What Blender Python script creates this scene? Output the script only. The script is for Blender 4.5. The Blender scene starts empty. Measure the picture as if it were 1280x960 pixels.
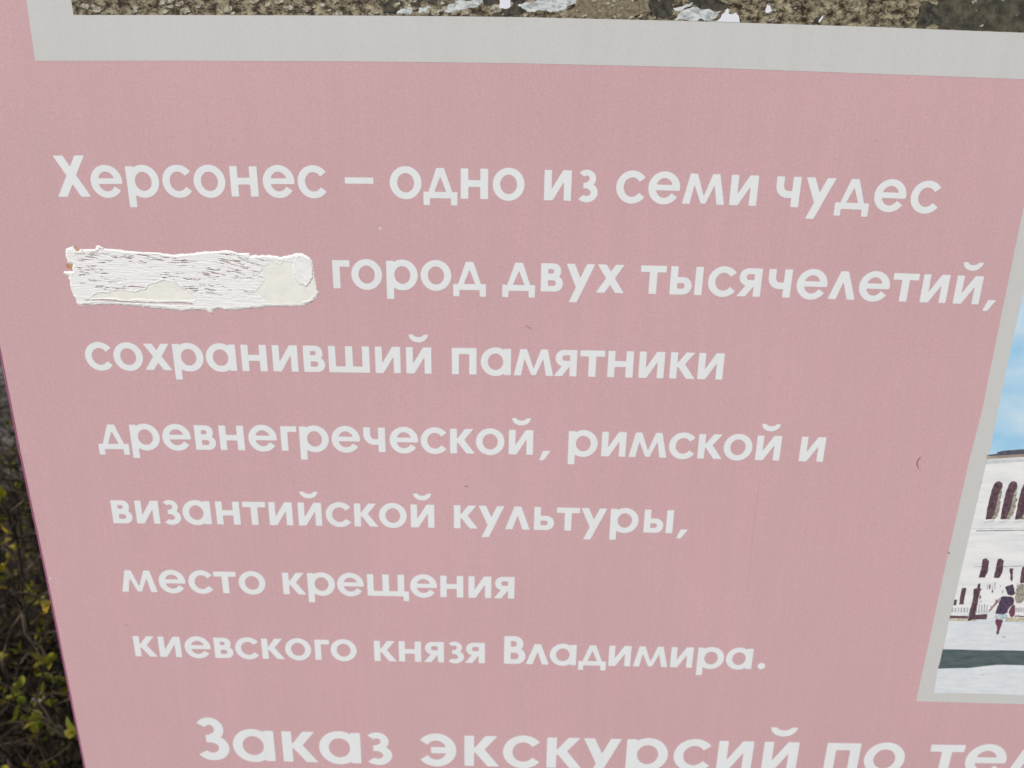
import bpy, bmesh, math, random
import numpy as np
from mathutils import Vector, Matrix
SC = bpy.context.scene
COL = SC.collection
rad = math.radians

# ---------------------------------------------------------------- camera
Z0 = 1.39                       # height of the panel's reference point above the ground
R_ = [[0.999814,-0.017465,0.008212],[0.019144,0.951422,-0.307296],[-0.002446,0.307396,0.951579]]
C_ = [0.00183,-0.23055,-0.71368]
cam = bpy.data.cameras.new("camera"); camo = bpy.data.objects.new("camera", cam); COL.objects.link(camo)
def b2w(v): return Vector((v[0], v[2], -v[1]))
rx, dn, fw = (b2w(r) for r in R_)
M = Matrix((rx, -dn, -fw)).transposed().to_4x4()
M.translation = Vector((C_[0], C_[2], Z0 - C_[1]))
camo.matrix_world = M
cam.sensor_width = 36; cam.lens = 950 / 1280 * 36; cam.clip_start = 0.02; cam.clip_end = 400
cam.dof.use_dof = True; cam.dof.focus_distance = 0.645; cam.dof.aperture_fstop = 6.5
SC.camera = camo

# ---------------------------------------------------------------- light
SUN_DIR = Vector((-0.42, -0.62, 0.85)).normalized()     # towards the sun
elev = math.asin(SUN_DIR.z); azim = math.atan2(SUN_DIR.x, SUN_DIR.y)
W = bpy.data.worlds.new("World"); SC.world = W; W.use_nodes = True
nt = W.node_tree; bg = nt.nodes['Background']
sky = nt.nodes.new('ShaderNodeTexSky'); sky.sky_type = 'NISHITA'; sky.sun_disc = False
sky.sun_elevation = elev; sky.sun_rotation = azim; sky.air_density = 1.0; sky.dust_density = 4.0; sky.ozone_density = 0.6
nt.links.new(sky.outputs[0], bg.inputs[0]); bg.inputs[1].default_value = 0.09
sl = bpy.data.lights.new("sun", 'SUN'); sl.energy = 1.5; sl.angle = rad(12); sl.color = (1, .985, .965)
slo = bpy.data.objects.new("sun", sl); COL.objects.link(slo)
slo.rotation_euler = SUN_DIR.to_track_quat('Z', 'Y').to_euler()
vs = SC.view_settings; vs.view_transform = 'Standard'; vs.look = 'None'; vs.exposure = EXPO = 0.55; vs.gamma = 1; vs.use_curve_mapping = False

# ---------------------------------------------------------------- helpers
def mat(name, col, rough=.6, spec=.3, var=0, scale=50, stretch=(1, 1, 1), bump=0, bscale=None, col2=None, lo=.35, hi=.65, detail=4, nr=.5):
    m = bpy.data.materials.new(name); m.use_nodes = True; n = m.node_tree.nodes; l = m.node_tree.links
    b = n['Principled BSDF']; b.inputs['Roughness'].default_value = rough; b.inputs['Specular IOR Level'].default_value = spec
    b.inputs['Base Color'].default_value = (*col, 1)
    tc = n.new('ShaderNodeTexCoord'); mp = n.new('ShaderNodeMapping'); mp.inputs['Scale'].default_value = stretch
    l.new(tc.outputs['Object'], mp.inputs[0])
    if var or col2:
        t = n.new('ShaderNodeTexNoise'); t.inputs['Scale'].default_value = scale; t.inputs['Detail'].default_value = detail; t.inputs['Roughness'].default_value = nr
        l.new(mp.outputs[0], t.inputs[0])
        r = n.new('ShaderNodeValToRGB'); r.color_ramp.elements[0].position = lo; r.color_ramp.elements[1].position = hi
        c2 = col2 or tuple(min(1, c * (1 + var)) for c in col); c1 = col if col2 else tuple(c * (1 - var) for c in col)
        r.color_ramp.elements[0].color = (*c1, 1); r.color_ramp.elements[1].color = (*c2, 1)
        l.new(t.outputs[0], r.inputs[0]); l.new(r.outputs[0], b.inputs['Base Color'])
    if bump:
        t2 = n.new('ShaderNodeTexNoise'); t2.inputs['Scale'].default_value = bscale or scale; t2.inputs['Detail'].default_value = 5
        l.new(mp.outputs[0], t2.inputs[0]); bp = n.new('ShaderNodeBump'); bp.inputs['Strength'].default_value = bump; bp.inputs['Distance'].default_value = .002
        l.new(t2.outputs[0], bp.inputs['Height']); l.new(bp.outputs[0], b.inputs['Normal'])
    return m

def print_mat(name, col, grain=.05, amount=1.0, dirt=0):
    """Faded ink on woven vinyl: fine grain, thread lines, soft patches of wear."""
    m = bpy.data.materials.new(name); m.use_nodes = True; n = m.node_tree.nodes; l = m.node_tree.links
    b = n['Principled BSDF']; b.inputs['Roughness'].default_value = .55; b.inputs['Specular IOR Level'].default_value = .25
    tc = n.new('ShaderNodeTexCoord')
    def noise(sc, st, det=2):
        mp = n.new('ShaderNodeMapping'); mp.inputs['Scale'].default_value = st; l.new(tc.outputs['Object'], mp.inputs[0])
        t = n.new('ShaderNodeTexNoise'); t.inputs['Scale'].default_value = sc; t.inputs['Detail'].default_value = det
        l.new(mp.outputs[0], t.inputs[0]); return t.outputs[0]
    def madd(a, k, c):
        q = n.new('ShaderNodeMath'); q.operation = 'MULTIPLY_ADD'; l.new(a, q.inputs[0]); q.inputs[1].default_value = k
        if isinstance(c, (int, float)): q.inputs[2].default_value = c
        else: l.new(c, q.inputs[2])
        return q.outputs[0]
    g = grain
    v = madd(noise(800, (1, 1, 1), 2), 2.6 * g, 1 - 1.3 * g - .5 * g * amount * 7.7)
    v = madd(noise(420, (1, .3, .03), 1), 1.5 * g * amount, v)          # vertical threads
    v = madd(noise(420, (.04, .3, 1), 1), .7 * g * amount, v)          # horizontal threads
    v = madd(noise(5, (1, 1, 1), 5), 2.0 * g * amount, v); v = madd(noise(1.7, (1, 1, 1), 2), 2.6 * g * amount, v); v = madd(noise(28, (1, 1, .12), 3), .9 * g * amount, v)           # wear patches
    mul = n.new('ShaderNodeVectorMath'); mul.operation = 'SCALE'; mul.inputs[0].default_value = col; l.new(v, mul.inputs['Scale'])
    # hue grain: the ink dots
    mx = n.new('ShaderNodeMix'); mx.data_type = 'RGBA'; mx.blend_type = 'MULTIPLY'; mx.inputs[0].default_value = 1
    tn = n.new('ShaderNodeTexNoise'); tn.inputs['Scale'].default_value = 520; l.new(tc.outputs['Object'], tn.inputs[0])
    hs = n.new('ShaderNodeHueSaturation'); hs.inputs['Saturation'].default_value = 1.6 * g; hs.inputs['Value'].default_value = 1.0
    l.new(tn.outputs['Color'], hs.inputs['Color'])
    gm = n.new('ShaderNodeVectorMath'); gm.operation = 'MULTIPLY_ADD'; k_ = 11 * g; gm.inputs[1].default_value = (k_, k_, k_); gm.inputs[2].default_value = (1 - k_ / 2,) * 3
    l.new(hs.outputs[0], gm.inputs[0])
    l.new(mul.outputs[0], mx.inputs[6]); l.new(gm.outputs[0], mx.inputs[7]); out = mx.outputs[2]
    if dirt:      # thin dusty film: runs and blotches
        rp = n.new('ShaderNodeValToRGB'); rp.color_ramp.elements[0].position = .46; rp.color_ramp.elements[1].position = .78
        rp.color_ramp.elements[0].color = (0, 0, 0, 1); rp.color_ramp.elements[1].color = (dirt, dirt, dirt, 1)
        ad = madd(noise(9, (1, 1, .35), 7), .6, noise(60, (1, 1, .06), 4)); sb = madd(ad, .62, 0); l.new(sb, rp.inputs[0])
        dm = n.new('ShaderNodeMix'); dm.data_type = 'RGBA'; l.new(rp.outputs[0], dm.inputs[0]); l.new(out, dm.inputs[6]); dm.inputs[7].default_value = (.47, .385, .37, 1); out = dm.outputs[2]
    l.new(out, b.inputs['Base Color'])
    bp = n.new('ShaderNodeBump'); bp.inputs['Strength'].default_value = .02; bp.inputs['Distance'].default_value = .0006
    l.new(noise(500, (1, 1, 1), 2), bp.inputs['Height']); l.new(bp.outputs[0], b.inputs['Normal'])
    return m

def mesh_obj(name, verts, faces, mats, parent=None, mi=None, smooth=False, loc=None):
    me = bpy.data.meshes.new(name); me.from_pydata([tuple(v) for v in verts], [], [tuple(f) for f in faces])
    for m in (mats if isinstance(mats, (list, tuple)) else [mats]): me.materials.append(m)
    if mi is not None: me.polygons.foreach_set('material_index', mi)
    if smooth: me.polygons.foreach_set('use_smooth', [True] * len(me.polygons))
    me.update()
    o = bpy.data.objects.new(name, me); COL.objects.link(o)
    if parent: o.parent = parent
    if loc: o.location = loc
    return o
def empty(name, label, cat, loc=(0, 0, 0), group=None):
    o = bpy.data.objects.new(name, None); COL.objects.link(o); o.location = loc; o['label'] = label; o['category'] = cat
    o.empty_display_size = .1
    if group: o['group'] = group
    return o

# ---------------------------------------------------------------- setting: ground
def gnoise(x, y): return .03 * math.sin(x * 1.7 + y * .9) + .02 * math.sin(x * 3.1 - y * 2.3) + .012 * math.sin(x * 7 + 1) * math.sin(y * 6.1)
soil = mat('dark_leaf_litter', (.022, .018, .012), .95, .1, scale=38, col2=(.085, .068, .045), lo=.38, hi=.72, bump=1.0, bscale=60, detail=8)
gv, gf = [], []
xs = [-150, -60, -25, -12] + [-8 + .2 * i for i in range(76)] + [12, 25, 60, 150]
ys = [-150, -60, -20, -8] + [-4 + .2 * i for i in range(66)] + [14, 25, 60, 150]
for y in ys:
    for x in xs: gv.append((x, y, gnoise(x, y) if -7 < x < 6 and -3 < y < 8 else 0))
for j in range(len(ys) - 1):
    for i in range(len(xs) - 1):
        a = j * len(xs) + i; gf.append((a, a + 1, a + 1 + len(xs), a + len(xs)))
g = mesh_obj('ground', gv, gf, soil, smooth=True); g['kind'] = 'structure'

# ---------------------------------------------------------------- the information board
ROOT = Vector((.3, 0, 0))
board = empty('information_board', 'large faded pink information board with white Cyrillic text and printed photographs, standing before shrubs', 'sign', ROOT)
def bp_(X, Y, lift=0.0): return (X - ROOT.x, -lift, Z0 - Y)       # point of the printed face; lift = towards the reader
PINK = print_mat('faded_pink_vinyl', (.592, .384, .407), .046, dirt=.30)
GREY = print_mat('pale_grey_ink', (.578, .592, .582), .024, amount=.5, dirt=.15)
WHITE = print_mat('white_ink', (.77, .812, .822), .012, amount=.5, dirt=.12)
FRINGE = mat('magenta_lens_fringe', (.34, .11, .21), .5)
STEEL = mat('grey_painted_steel', (.25, .26, .27), .5, .5, var=.15, scale=20)
EDGE = [[-0.50116,-0.0265],[-0.50127,0.08093],[-0.49887,0.23071],[-0.49781,0.48517]]
YT, YB, XR = -.96, .80, 1.10
left = [(-.5005, YT), (-.5008, -.3)] + [tuple(e) for e in EDGE] + [(-.4972, YB)]
outl = left + [(XR, YB), (XR, YT)]
n_ = len(outl)
v = [bp_(x, y, 0) for x, y in outl] + [bp_(x, y, -.006) for x, y in outl]
f = [tuple(range(n_)), tuple(range(2 * n_ - 1, n_ - 1, -1))] + [(i + n_, (i + 1) % n_ + n_, (i + 1) % n_, i) for i in range(n_)]
panel = mesh_obj('panel', v, f, PINK, board)
# added strip round the left edge, standing in for the lens's colour fringe
v = []; f = []
for x, y in left: v += [bp_(x + .0002, y, .0004), bp_(x - .0013, y, .0004), bp_(x - .0013, y, -.0064), bp_(x - .0006, y, -.0064)]
for i in range(len(left) - 1):
    for k in range(4): f.append((i * 4 + k, (i + 1) * 4 + k, (i + 1) * 4 + (k + 1) % 4, i * 4 + (k + 1) % 4))
f += [(3, 2, 1, 0), tuple(len(v) - 4 + k for k in range(4))]
mesh_obj('lens_fringe_strip', v, f, FRINGE, board)
def boxmesh(name, x0, x1, y0, y1, z0, z1, m, parent):
    bm = bmesh.new(); bmesh.ops.create_cube(bm, size=1)
    for q in bm.verts: q.co = ((x0 + x1) / 2 + q.co.x * (x1 - x0), (y0 + y1) / 2 + q.co.y * (y1 - y0), (z0 + z1) / 2 + q.co.z * (z1 - z0))
    bmesh.ops.bevel(bm, geom=bm.edges[:], offset=.004, segments=2, affect='EDGES')
    me = bpy.data.meshes.new(name); bm.to_mesh(me); bm.free(); me.materials.append(m)
    o = bpy.data.objects.new(name, me); COL.objects.link(o); o.parent = parent; return o
for x in (-.55, .55): boxmesh('post', x - .03, x + .03, .009, .069, -.3, 2.32, STEEL, board)
for z in (.85, 2.1): boxmesh('rail', -.72, .72, .070, .095, z - .02, z + .02, STEEL, board)

# ---------------------------------------------------------------- lettering: each glyph is a union of strokes, outlined by contouring its distance field
def sd_poly(P, pts):
    pts = np.asarray(pts, float); d = np.full(P.shape[:-1], 1e9); s = np.ones(P.shape[:-1])
    for i in range(len(pts)):
        a = pts[i]; b = pts[i - 1]; e = b - a; w = P - a
        t = np.clip((w @ e) / (e @ e), 0, 1); q = w - t[..., None] * e; d = np.minimum(d, (q ** 2).sum(-1))
        c1 = P[..., 1] >= a[1]; c2 = P[..., 1] < b[1]; c3 = e[0] * w[..., 1] > e[1] * w[..., 0]
        fl = (c1 & c2 & c3) | (~c1 & ~c2 & ~c3); s = np.where(fl, -s, s)
    return s * np.sqrt(d)
def rect(x0, y0, x1, y1): return lambda P: np.maximum(np.abs(P[..., 0] - (x0 + x1) / 2) - abs(x1 - x0) / 2, np.abs(P[..., 1] - (y0 + y1) / 2) - abs(y1 - y0) / 2)
def poly(*pts): return lambda P: sd_poly(P, pts)
def ell(cx, cy, r, t, ry=None, t2=None):
    ry = ry or r; t2 = t2 or t
    def f(P):
        def e(a, b):
            x = P[..., 0] - cx; y = P[..., 1] - cy; k = np.sqrt((x / a) ** 2 + (y / b) ** 2); return (k - 1) * min(a, b)
        return np.maximum(e(r, ry), -e(r - t, ry - t2))
    return f
def wedge(cx, cy, a0, a1):
    """distance to the sector between angles a0<a1 (degrees, less than 180 wide): negative inside"""
    n0 = (math.sin(rad(a0)), -math.cos(rad(a0))); n1 = (-math.sin(rad(a1)), math.cos(rad(a1)))
    return lambda P: np.maximum((P[..., 0] - cx) * n0[0] + (P[..., 1] - cy) * n0[1], (P[..., 0] - cx) * n1[0] + (P[..., 1] - cy) * n1[1])
def U(*s): return lambda P: np.minimum.reduce([q(P) for q in s])
def D(a, *s): return lambda P: np.maximum.reduce([a(P)] + [-q(P) for q in s])
def I(*s): return lambda P: np.maximum.reduce([q(P) for q in s])
def rr(x0, y0, x1, y1, r):      # box with rounded right side
    def f(P):
        b = lambda X0: (lambda qx, qy: np.sqrt(np.maximum(qx, 0) ** 2 + np.maximum(qy, 0) ** 2) + np.minimum(np.maximum(qx, qy), 0) - r)(np.abs(P[..., 0] - (X0 + x1) / 2) - (x1 - X0) / 2 + r, np.abs(P[..., 1] - (y0 + y1) / 2) - (y1 - y0) / 2 + r)
        return np.maximum(b(x0 - 2 * r), x0 - P[..., 0])
    return f
S = .252
O = ell(.54, .5, .54, .248, .545, .22)
def shift(s, dx): return lambda P: s(P - np.array([dx, 0]))
def flipx(s, w): return lambda P: s(np.stack([w - P[..., 0], P[..., 1]], -1))
BREVE = I(ell(.46, 1.50, .33, .33, .32), D(rect(0, 1.1, 1, 1.475), lambda P: (np.sqrt(((P[..., 0] - .46) / .19) ** 2 + ((P[..., 1] - 1.50) / .125) ** 2) - 1) * .125))
BREVE = D(I(lambda P: (np.sqrt(((P[..., 0] - .46) / .35) ** 2 + ((P[..., 1] - 1.49) / .30) ** 2) - 1) * .3, rect(0, 1, 1, 1.475)), lambda P: (np.sqrt(((P[..., 0] - .46) / .20) ** 2 + ((P[..., 1] - 1.50) / .12) ** 2) - 1) * .12)
II = U(rect(0, 0, .245, 1), rect(.675, 0, .92, 1), poly((.03, 0), (.29, 0), (.89, 1), (.63, 1)))
SOFT = lambda w: U(rect(0, 0, S, 1), D(rr(0, 0, w, .62, .30), rr(.1, .205, w - .24, .415, .10)))
YA = flipx(U(rect(0, 0, S, 1), D(rr(0, .385, .78, 1, .30), rr(.1, .585, .54, .80, .10)), poly((.83, 0), (.53, 0), (.20, .46), (.49, .46))), .83)
ER = U(rect(0, -.36, S, 1), ell(.565, .5, .54, .255, .545, .225))
G = {
 'о': (O, 1.08, .07, .07),
 'с': (D(O, wedge(.54, .5, -37, 37)), .99, .07, .03),
 'е': (U(D(ell(.54, .5, .54, .25, .545, .215), I(wedge(.54, .5, -33, 60), rect(.54, -1, 3, .45))), rect(.12, .42, 1.06, .605)), 1.08, .07, .06),
 'э': (U(D(ell(.50, .5, .53, .255, .545, .225), wedge(.50, .5, 180 - 37, 180 + 37)), rect(.36, .40, .92, .60)), 1.03, .05, .07),
 'р': (ER, 1.105, .12, .07),
 'а': (flipx(U(rect(0, 0, S, 1), ell(.565, .5, .54, .255, .545, .225)), 1.105), 1.105, .07, .12),
 'н': (U(rect(0, 0, S, 1), rect(.668, 0, .93, 1), rect(.1, .40, .8, .62)), .93, .13, .13),
 'п': (U(rect(0, 0, S, 1), rect(.638, 0, .90, 1), rect(.1, .775, .8, 1)), .90, .13, .13),
 'и': (II, .92, .13, .13),
 'й': (U(II, BREVE), .92, .13, .13),
 'ш': (U(rect(0, 0, S, 1), rect(.62, 0, .88, 1), rect(1.238, 0, 1.5, 1), rect(.1, 0, 1.4, .225)), 1.5, .13, .13),
 'щ': (U(rect(0, 0, S, 1), rect(.62, 0, .88, 1), rect(1.238, 0, 1.5, 1), rect(.1, 0, 1.68, .225), rect(1.46, -.22, 1.68, .1)), 1.68, .13, .04),
 'д': (U(D(poly((.12, .05), (.45, 1), (.71, 1), (1.04, .05)), poly((.37, .21), (.58, .74), (.79, .21))), rect(0, 0, 1.16, .21), rect(0, -.23, .215, .1), rect(.945, -.23, 1.16, .1)), 1.16, .03, .03),
 'л': (D(poly((0, 0), (.35, 1), (.61, 1), (.96, 0)), poly((.275, -.01), (.48, .64), (.685, -.01))), .96, .02, .02),
 'м': (U(poly((0, 0), (.255, 0), (.44, 1), (.22, 1)), poly((.23, 1), (.46, 1), (.80, .02), (.64, .02)), poly((1.21, 1), (.98, 1), (.64, .02), (.80, .02)), poly((1.44, 0), (1.185, 0), (1.0, 1), (1.22, 1))), 1.44, .04, .04),
 'з': (U(D(ell(.32, .745, .315, .21, .29, .185), wedge(.32, .745, 142, 275)), D(ell(.345, .285, .37, .235, .325, .205), wedge(.345, .285, 85, 218)), rect(.22, .425, .40, .61)), .715, .03, .05),
 'ч': (U(rect(0, .64, S, 1), I(ell(.40, .70, .40, .26, .40, .225), rect(-1, -1, .40, .70)), rect(.39, .30, .6, .525), rect(.558, 0, .82, 1)), .82, .11, .13),
 'у': (U(poly((.12, -.37), (.40, -.37), (1.0, 1), (.72, 1)), poly((0, 1), (.285, 1), (.62, .22), (.44, -.02))), 1.0, .01, .01),
 'х': (U(poly((0, 0), (.30, 0), (.955, 1), (.655, 1)), poly((.02, 1), (.325, 1), (.985, 0), (.68, 0))), .985, .02, .02),
 'к': (U(rect(0, 0, S, 1), poly((.20, .50), (.56, 1), (.87, 1), (.40, .38)), poly((.28, .58), (.46, .66), (.93, 0), (.62, 0), (.28, .47))), .93, .13, .01),
 'г': (U(rect(0, 0, S, 1), rect(.1, .775, .60, 1)), .60, .13, .02),
 'т': (U(rect(.32, 0, .58, 1), rect(0, .775, .90, 1)), .90, .03, .03),
 'в': (D(U(rr(0, .44, .70, 1, .26), rr(0, 0, .78, .57, .285)), rr(.25, .635, .465, .805, .085), rr(.25, .195, .535, .405, .10)), .78, .13, .06),
 'ь': (SOFT(.78), .78, .13, .05),
 'ы': (U(SOFT(.76), rect(.88, 0, 1.14, 1)), 1.14, .13, .13),
 'я': (YA, .83, .03, .13),
 'Х': (U(poly((0, 0), (.32, 0), (1.09, 1.36), (.77, 1.36)), poly((.03, 1.36), (.355, 1.36), (1.13, 0), (.805, 0))), 1.13, .02, .02),
 'В': (D(U(rr(0, .60, .79, 1.36, .36), rr(0, 0, .89, .78, .38)), rr(.27, .85, .53, 1.13, .14), rr(.27, .225, .61, .555, .16)), .89, .13, .06),
 'З': (U(D(ell(.44, 1.01, .365, .24, .375, .225), wedge(.44, 1.01, 150, 270)), D(ell(.46, .40, .45, .27, .42, .25), wedge(.46, .40, 90, 212)), rect(.32, .58, .5, .82)), .91, .05, .07),
 '–': (rect(0, .455, .97, .655), .97, 0, 0),
 ',': (poly((0, -.22), (.17, -.22), (.42, .17), (.14, .17)), .42, 0, 0),
 '.': (lambda P: np.sqrt((P[..., 0] - .155) ** 2 + (P[..., 1] - .155) ** 2) - .155, .31, 0, 0),
}
def contour(F, xs, ys, quads=False, rows=None):
    """Filled region F<0 on a grid: boundary cells cut exactly, inner cells merged in runs."""
    ny, nx = F.shape; ins = F < 0; verts = []; faces = []; cache = {}
    def gv(i, j):
        k = ('g', i, j)
        if k not in cache: cache[k] = len(verts); verts.append((xs[i], ys[j]))
        return cache[k]
    def ev(i0, j0, i1, j1):
        k = (i0, j0, i1, j1) if (i0, j0) < (i1, j1) else (i1, j1, i0, j0)
        if k not in cache:
            a = F[k[1], k[0]]; b = F[k[3], k[2]]; t = a / (a - b)
            cache[k] = len(verts); verts.append((xs[k[0]] + t * (xs[k[2]] - xs[k[0]]), ys[k[1]] + t * (ys[k[3]] - ys[k[1]])))
        return cache[k]
    s = ins[:-1, :-1].astype(int) + ins[1:, :-1] + ins[:-1, 1:] + ins[1:, 1:]
    for j, i in zip(*np.nonzero((s > 0) & (s < 4))):
        cs = [(i, j), (i + 1, j), (i + 1, j + 1), (i, j + 1)]; pg = []
        for k in range(4):
            a = cs[k]; b = cs[(k + 1) % 4]; ia = ins[a[1], a[0]]; ib = ins[b[1], b[0]]
            if ia: pg.append(gv(*a))
            if ia != ib: pg.append(ev(*a, *b))
        if len(pg) > 2: faces.append(pg)
    full = s == 4
    for j in range(ny - 1):
        row = full[j]; i = 0
        while i < nx - 1:
            if row[i]:
                k = i + 1
                if not quads:
                    while k < nx - 1 and row[k]: k += 1
                faces.append([gv(i, j), gv(k, j), gv(k, j + 1), gv(i, j + 1)]); i = k
            else: i += 1
    return verts, faces
GC = {}
def glyph(ch):
    if ch not in GC:
        fn, w, lsb, rsb = G[ch]; st = 1 / 42
        xs = np.arange(-.06, w + .06 + st, st) + .0031; ys = np.arange(-.42, 1.62, st) + .0017
        X, Y = np.meshgrid(xs, ys); GC[ch] = contour(fn(np.stack([X, Y], -1)) - .004, xs, ys)
    return GC[ch]
BL = [[0.03051,0.00059,-0.1774],[0.02462,-0.00026,-0.09303],[0.0125,-0.00039,-0.0092],[0.01594,-8e-05,0.07511],[0.01651,0.00212,0.1605],[0.01002,0.00184,0.24467],[0.00327,0.00129,0.3291],[-0.00753,0.00219,0.47378]]
WORDS = [["Херсонес",-0.41965,-0.17217,0,0.0266],["–",-0.15541,-0.12931,0,0.0266],["одно",-0.11448,0.00798,0,0.0266],["из",0.02615,0.07484,0,0.0266],["семи",0.0916,0.22,0,0.0266],["чудес",0.23677,0.38625,0,0.0266],["город",-0.17111,-0.02647,1,0.0266],["двух",-0.01079,0.10425,1,0.0266],["тысячелетий",0.11943,0.44126,1,0.0266],[",",0.44625,0.45494,1,0.0266],["сохранивший",-0.41861,-0.07936,2,0.0266],["памятники",-0.05908,0.20623,2,0.0266],["древнегреческой",-0.41968,0.02241,3,0.0266],[",",0.02915,0.03711,3,0.0266],["римской",0.05823,0.27281,3,0.0266],["и",0.29277,0.31672,3,0.0266],["византийской",-0.41686,-0.07882,4,0.0266],["культуры",-0.05814,0.17121,4,0.0266],[",",0.17599,0.18426,4,0.0266],["место",-0.41932,-0.26264,5,0.0266],["крещения",-0.2438,0.00663,5,0.0266],["киевского",-0.41615,-0.16789,6,0.0266],["князя",-0.14815,-0.02481,6,0.0266],["Владимира",-0.00318,0.27337,6,0.0266],[".",0.2803,0.28832,6,0.0266],["Заказ",-0.36315,-0.13268,7,0.0437],["экскурсий",-0.10244,0.34119,7,0.0437],["по",0.37389,0.46619,7,0.0437],["тел",0.49409,0.62966,7,0.0437]]
for t, xl, xr, ln, xh in WORDS:
    c = BL[ln]; base = lambda X: c[0] * X * X + c[1] * X + c[2]
    pos = []; x = 0.0
    for k, ch in enumerate(t):
        fn, w, l_, r_ = G[ch]
        if k: x += (l_ + pr)
        pos.append(x); x += w; pr = r_
    tr = ((xr - xl) / xh - x) / (len(t) - 1) if len(t) > 1 else 0
    ws = 1.0
    if abs(tr) > .05: ws = 1 + (tr - math.copysign(.05, tr)) * (len(t) - 1) / x; tr = math.copysign(.05, tr)
    V, Fc = [], []
    for k, ch in enumerate(t):
        gv_, gf_ = glyph(ch); o = len(V)
        for a, b in gv_:
            X = xl + (a * ws + pos[k] * ws + tr * k) * xh; V.append(bp_(X, base(X) - b * xh, .0001))
        Fc += [[q + o for q in p] for p in gf_]
    name = 'dash' if t == '–' else 'comma' if t == ',' else 'full_stop' if t == '.' else 'printed_word'
    wo = mesh_obj(name, V, Fc, WHITE, board)
    if name == 'printed_word': wo['label'] = 'white printed word ' + t + (' in larger letters at the bottom' if ln == 7 else '')

# ---------------------------------------------------------------- printed photographs with their pale borders
def sheet(name, pts, lift, m, parent):
    return mesh_obj(name, [bp_(x, y, lift) for x, y in pts], [list(range(len(pts)))[::-1]], m, parent)
TF = [[-0.42087,-0.28763],[-0.28367,-0.28999],[-0.14421,-0.29181],[-0.00727,-0.29275],[0.14774,-0.29207],[0.23885,-0.29064],[0.44012,-0.28725]]; TP = [[-0.38134,-0.32465],[-0.25215,-0.32663],[-0.11512,-0.3285],[0.00108,-0.32927],[0.1445,-0.32857],[0.3015,-0.3266],[0.43186,-0.32407]]; TFL = [[-0.41989,-0.33561]]; TPL = [[-0.38154,-0.33623]]
RFO = [[0.46391,-0.18113],[0.4652,-0.08632],[0.46701,0.01646],[0.46507,0.0752],[0.46435,0.17444],[0.46474,0.27357],[0.46489,0.3689]]; RFI = [[0.48153,-0.10254],[0.48144,-0.03014],[0.48371,0.05813],[0.48281,0.0828],[0.48301,0.15413],[0.48287,0.24313],[0.48357,0.35255]]; RFB = [[0.46489,0.3689],[0.58748,0.36998]]; RIB = [[0.48398,0.35472],[0.58474,0.35773]]
tf = [tuple(TFL[0])] ; tp = [tuple(TPL[0])]
topb = [(-.4205, YT + .05)] + tf + [tuple(q) for q in TF] + [(1.02, -.281), (1.02, YT + .05)]
topi = [(-.3820, YT + .088)] + tp + [tuple(q) for q in TP] + [(.982, -.318), (.982, YT + .088)]
fr = sheet('photo_border', topb, .0001, GREY, board)
rb = [(.4635, -.235)] + [tuple(q) for q in RFO] + [tuple(RFB[1]), (1.02, .3705), (1.02, -.235)]
ri = [(.4815, -.217)] + [tuple(q) for q in RFI] + [tuple(RIB[0]), tuple(RIB[1]), (1.0, .351), (1.0, -.217)]
fr2 = sheet('photo_border', rb, .0001, GREY, board)

def flatmat(name, col, **k): return mat(name, col, .55, .2, **k)
skym = flatmat('printed_sky', (.30, .60, .84), scale=13, stretch=(1, 1, 1.7), col2=(.74, .84, .88), lo=.30, hi=.72, detail=6)
PM = {'wall': flatmat('printed_white_wall', (.66, .70, .73), col2=(.83, .85, .84), scale=45, stretch=(.35, 1, 2.2), lo=.3, hi=.55, detail=9, nr=.65), 'dark': flatmat('printed_roof', (.09, .10, .13), var=.3, scale=200),
 'tan': flatmat('printed_cornice', (.40, .34, .28), var=.25, scale=150, stretch=(.3, 1, 1)), 'shade': flatmat('printed_stucco_line', (.60, .64, .64), var=.1, scale=200),
 'line': flatmat('printed_ledge', (.30, .35, .37), var=.4, scale=160), 'window': flatmat('printed_window', (.045, .024, .040), scale=240, col2=(.19, .12, .14), nr=.7, detail=8),
 'foliage': flatmat('printed_reflection', (.16, .17, .14), scale=420, col2=(.50, .46, .38)), 'fence': flatmat('printed_fence', (.40, .42, .46), var=.3, scale=300),
 'stone': flatmat('printed_kerb', (.42, .38, .27), scale=420, col2=(.68, .65, .52)), 'pave': flatmat('printed_paving', (.62, .69, .74), scale=90, stretch=(.4, 1, 2.0), col2=(.78, .81, .83), detail=10, nr=.7),
 'shadow': flatmat('printed_dark_band', (.070, .105, .112), scale=150, stretch=(.4, 1, 1.5), col2=(.12, .155, .16)), 'cloth': flatmat('printed_dark_cloth', (.055, .035, .07), scale=300, col2=(.12, .09, .14)),
 'skin': flatmat('printed_skin', (.30, .16, .18)), 'skin2': flatmat('printed_legs', (.17, .065, .10)), 'shorts': flatmat('printed_shorts', (.30, .44, .48), scale=500, col2=(.62, .70, .72))}
ORG = {'cloth', 'skin', 'skin2', 'shorts', 'foliage'}; ROUGH = {'cloth': .13, 'skin': .1, 'skin2': .12, 'shorts': .12, 'white': .12, 'pale': .14, 'dark': .2, 'rock': .22, 'rockd': .25, 'window': .05, 'dry': .08, 'shadow': .012, 'foliage': .15}
_q = random.Random(8)
def roughen(p, amp, n=3):
    for _ in range(n):
        q = []
        for i, a in enumerate(p):
            b = p[(i + 1) % len(p)]; dx, dy = b[0] - a[0], b[1] - a[1]; t = _q.gauss(0, amp) * .7
            q += [a, ((a[0] + b[0]) / 2 - dy * t, (a[1] + b[1]) / 2 + dx * t)] if math.hypot(dx, dy) > .0008 else [a]
        p = q
    return p
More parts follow.
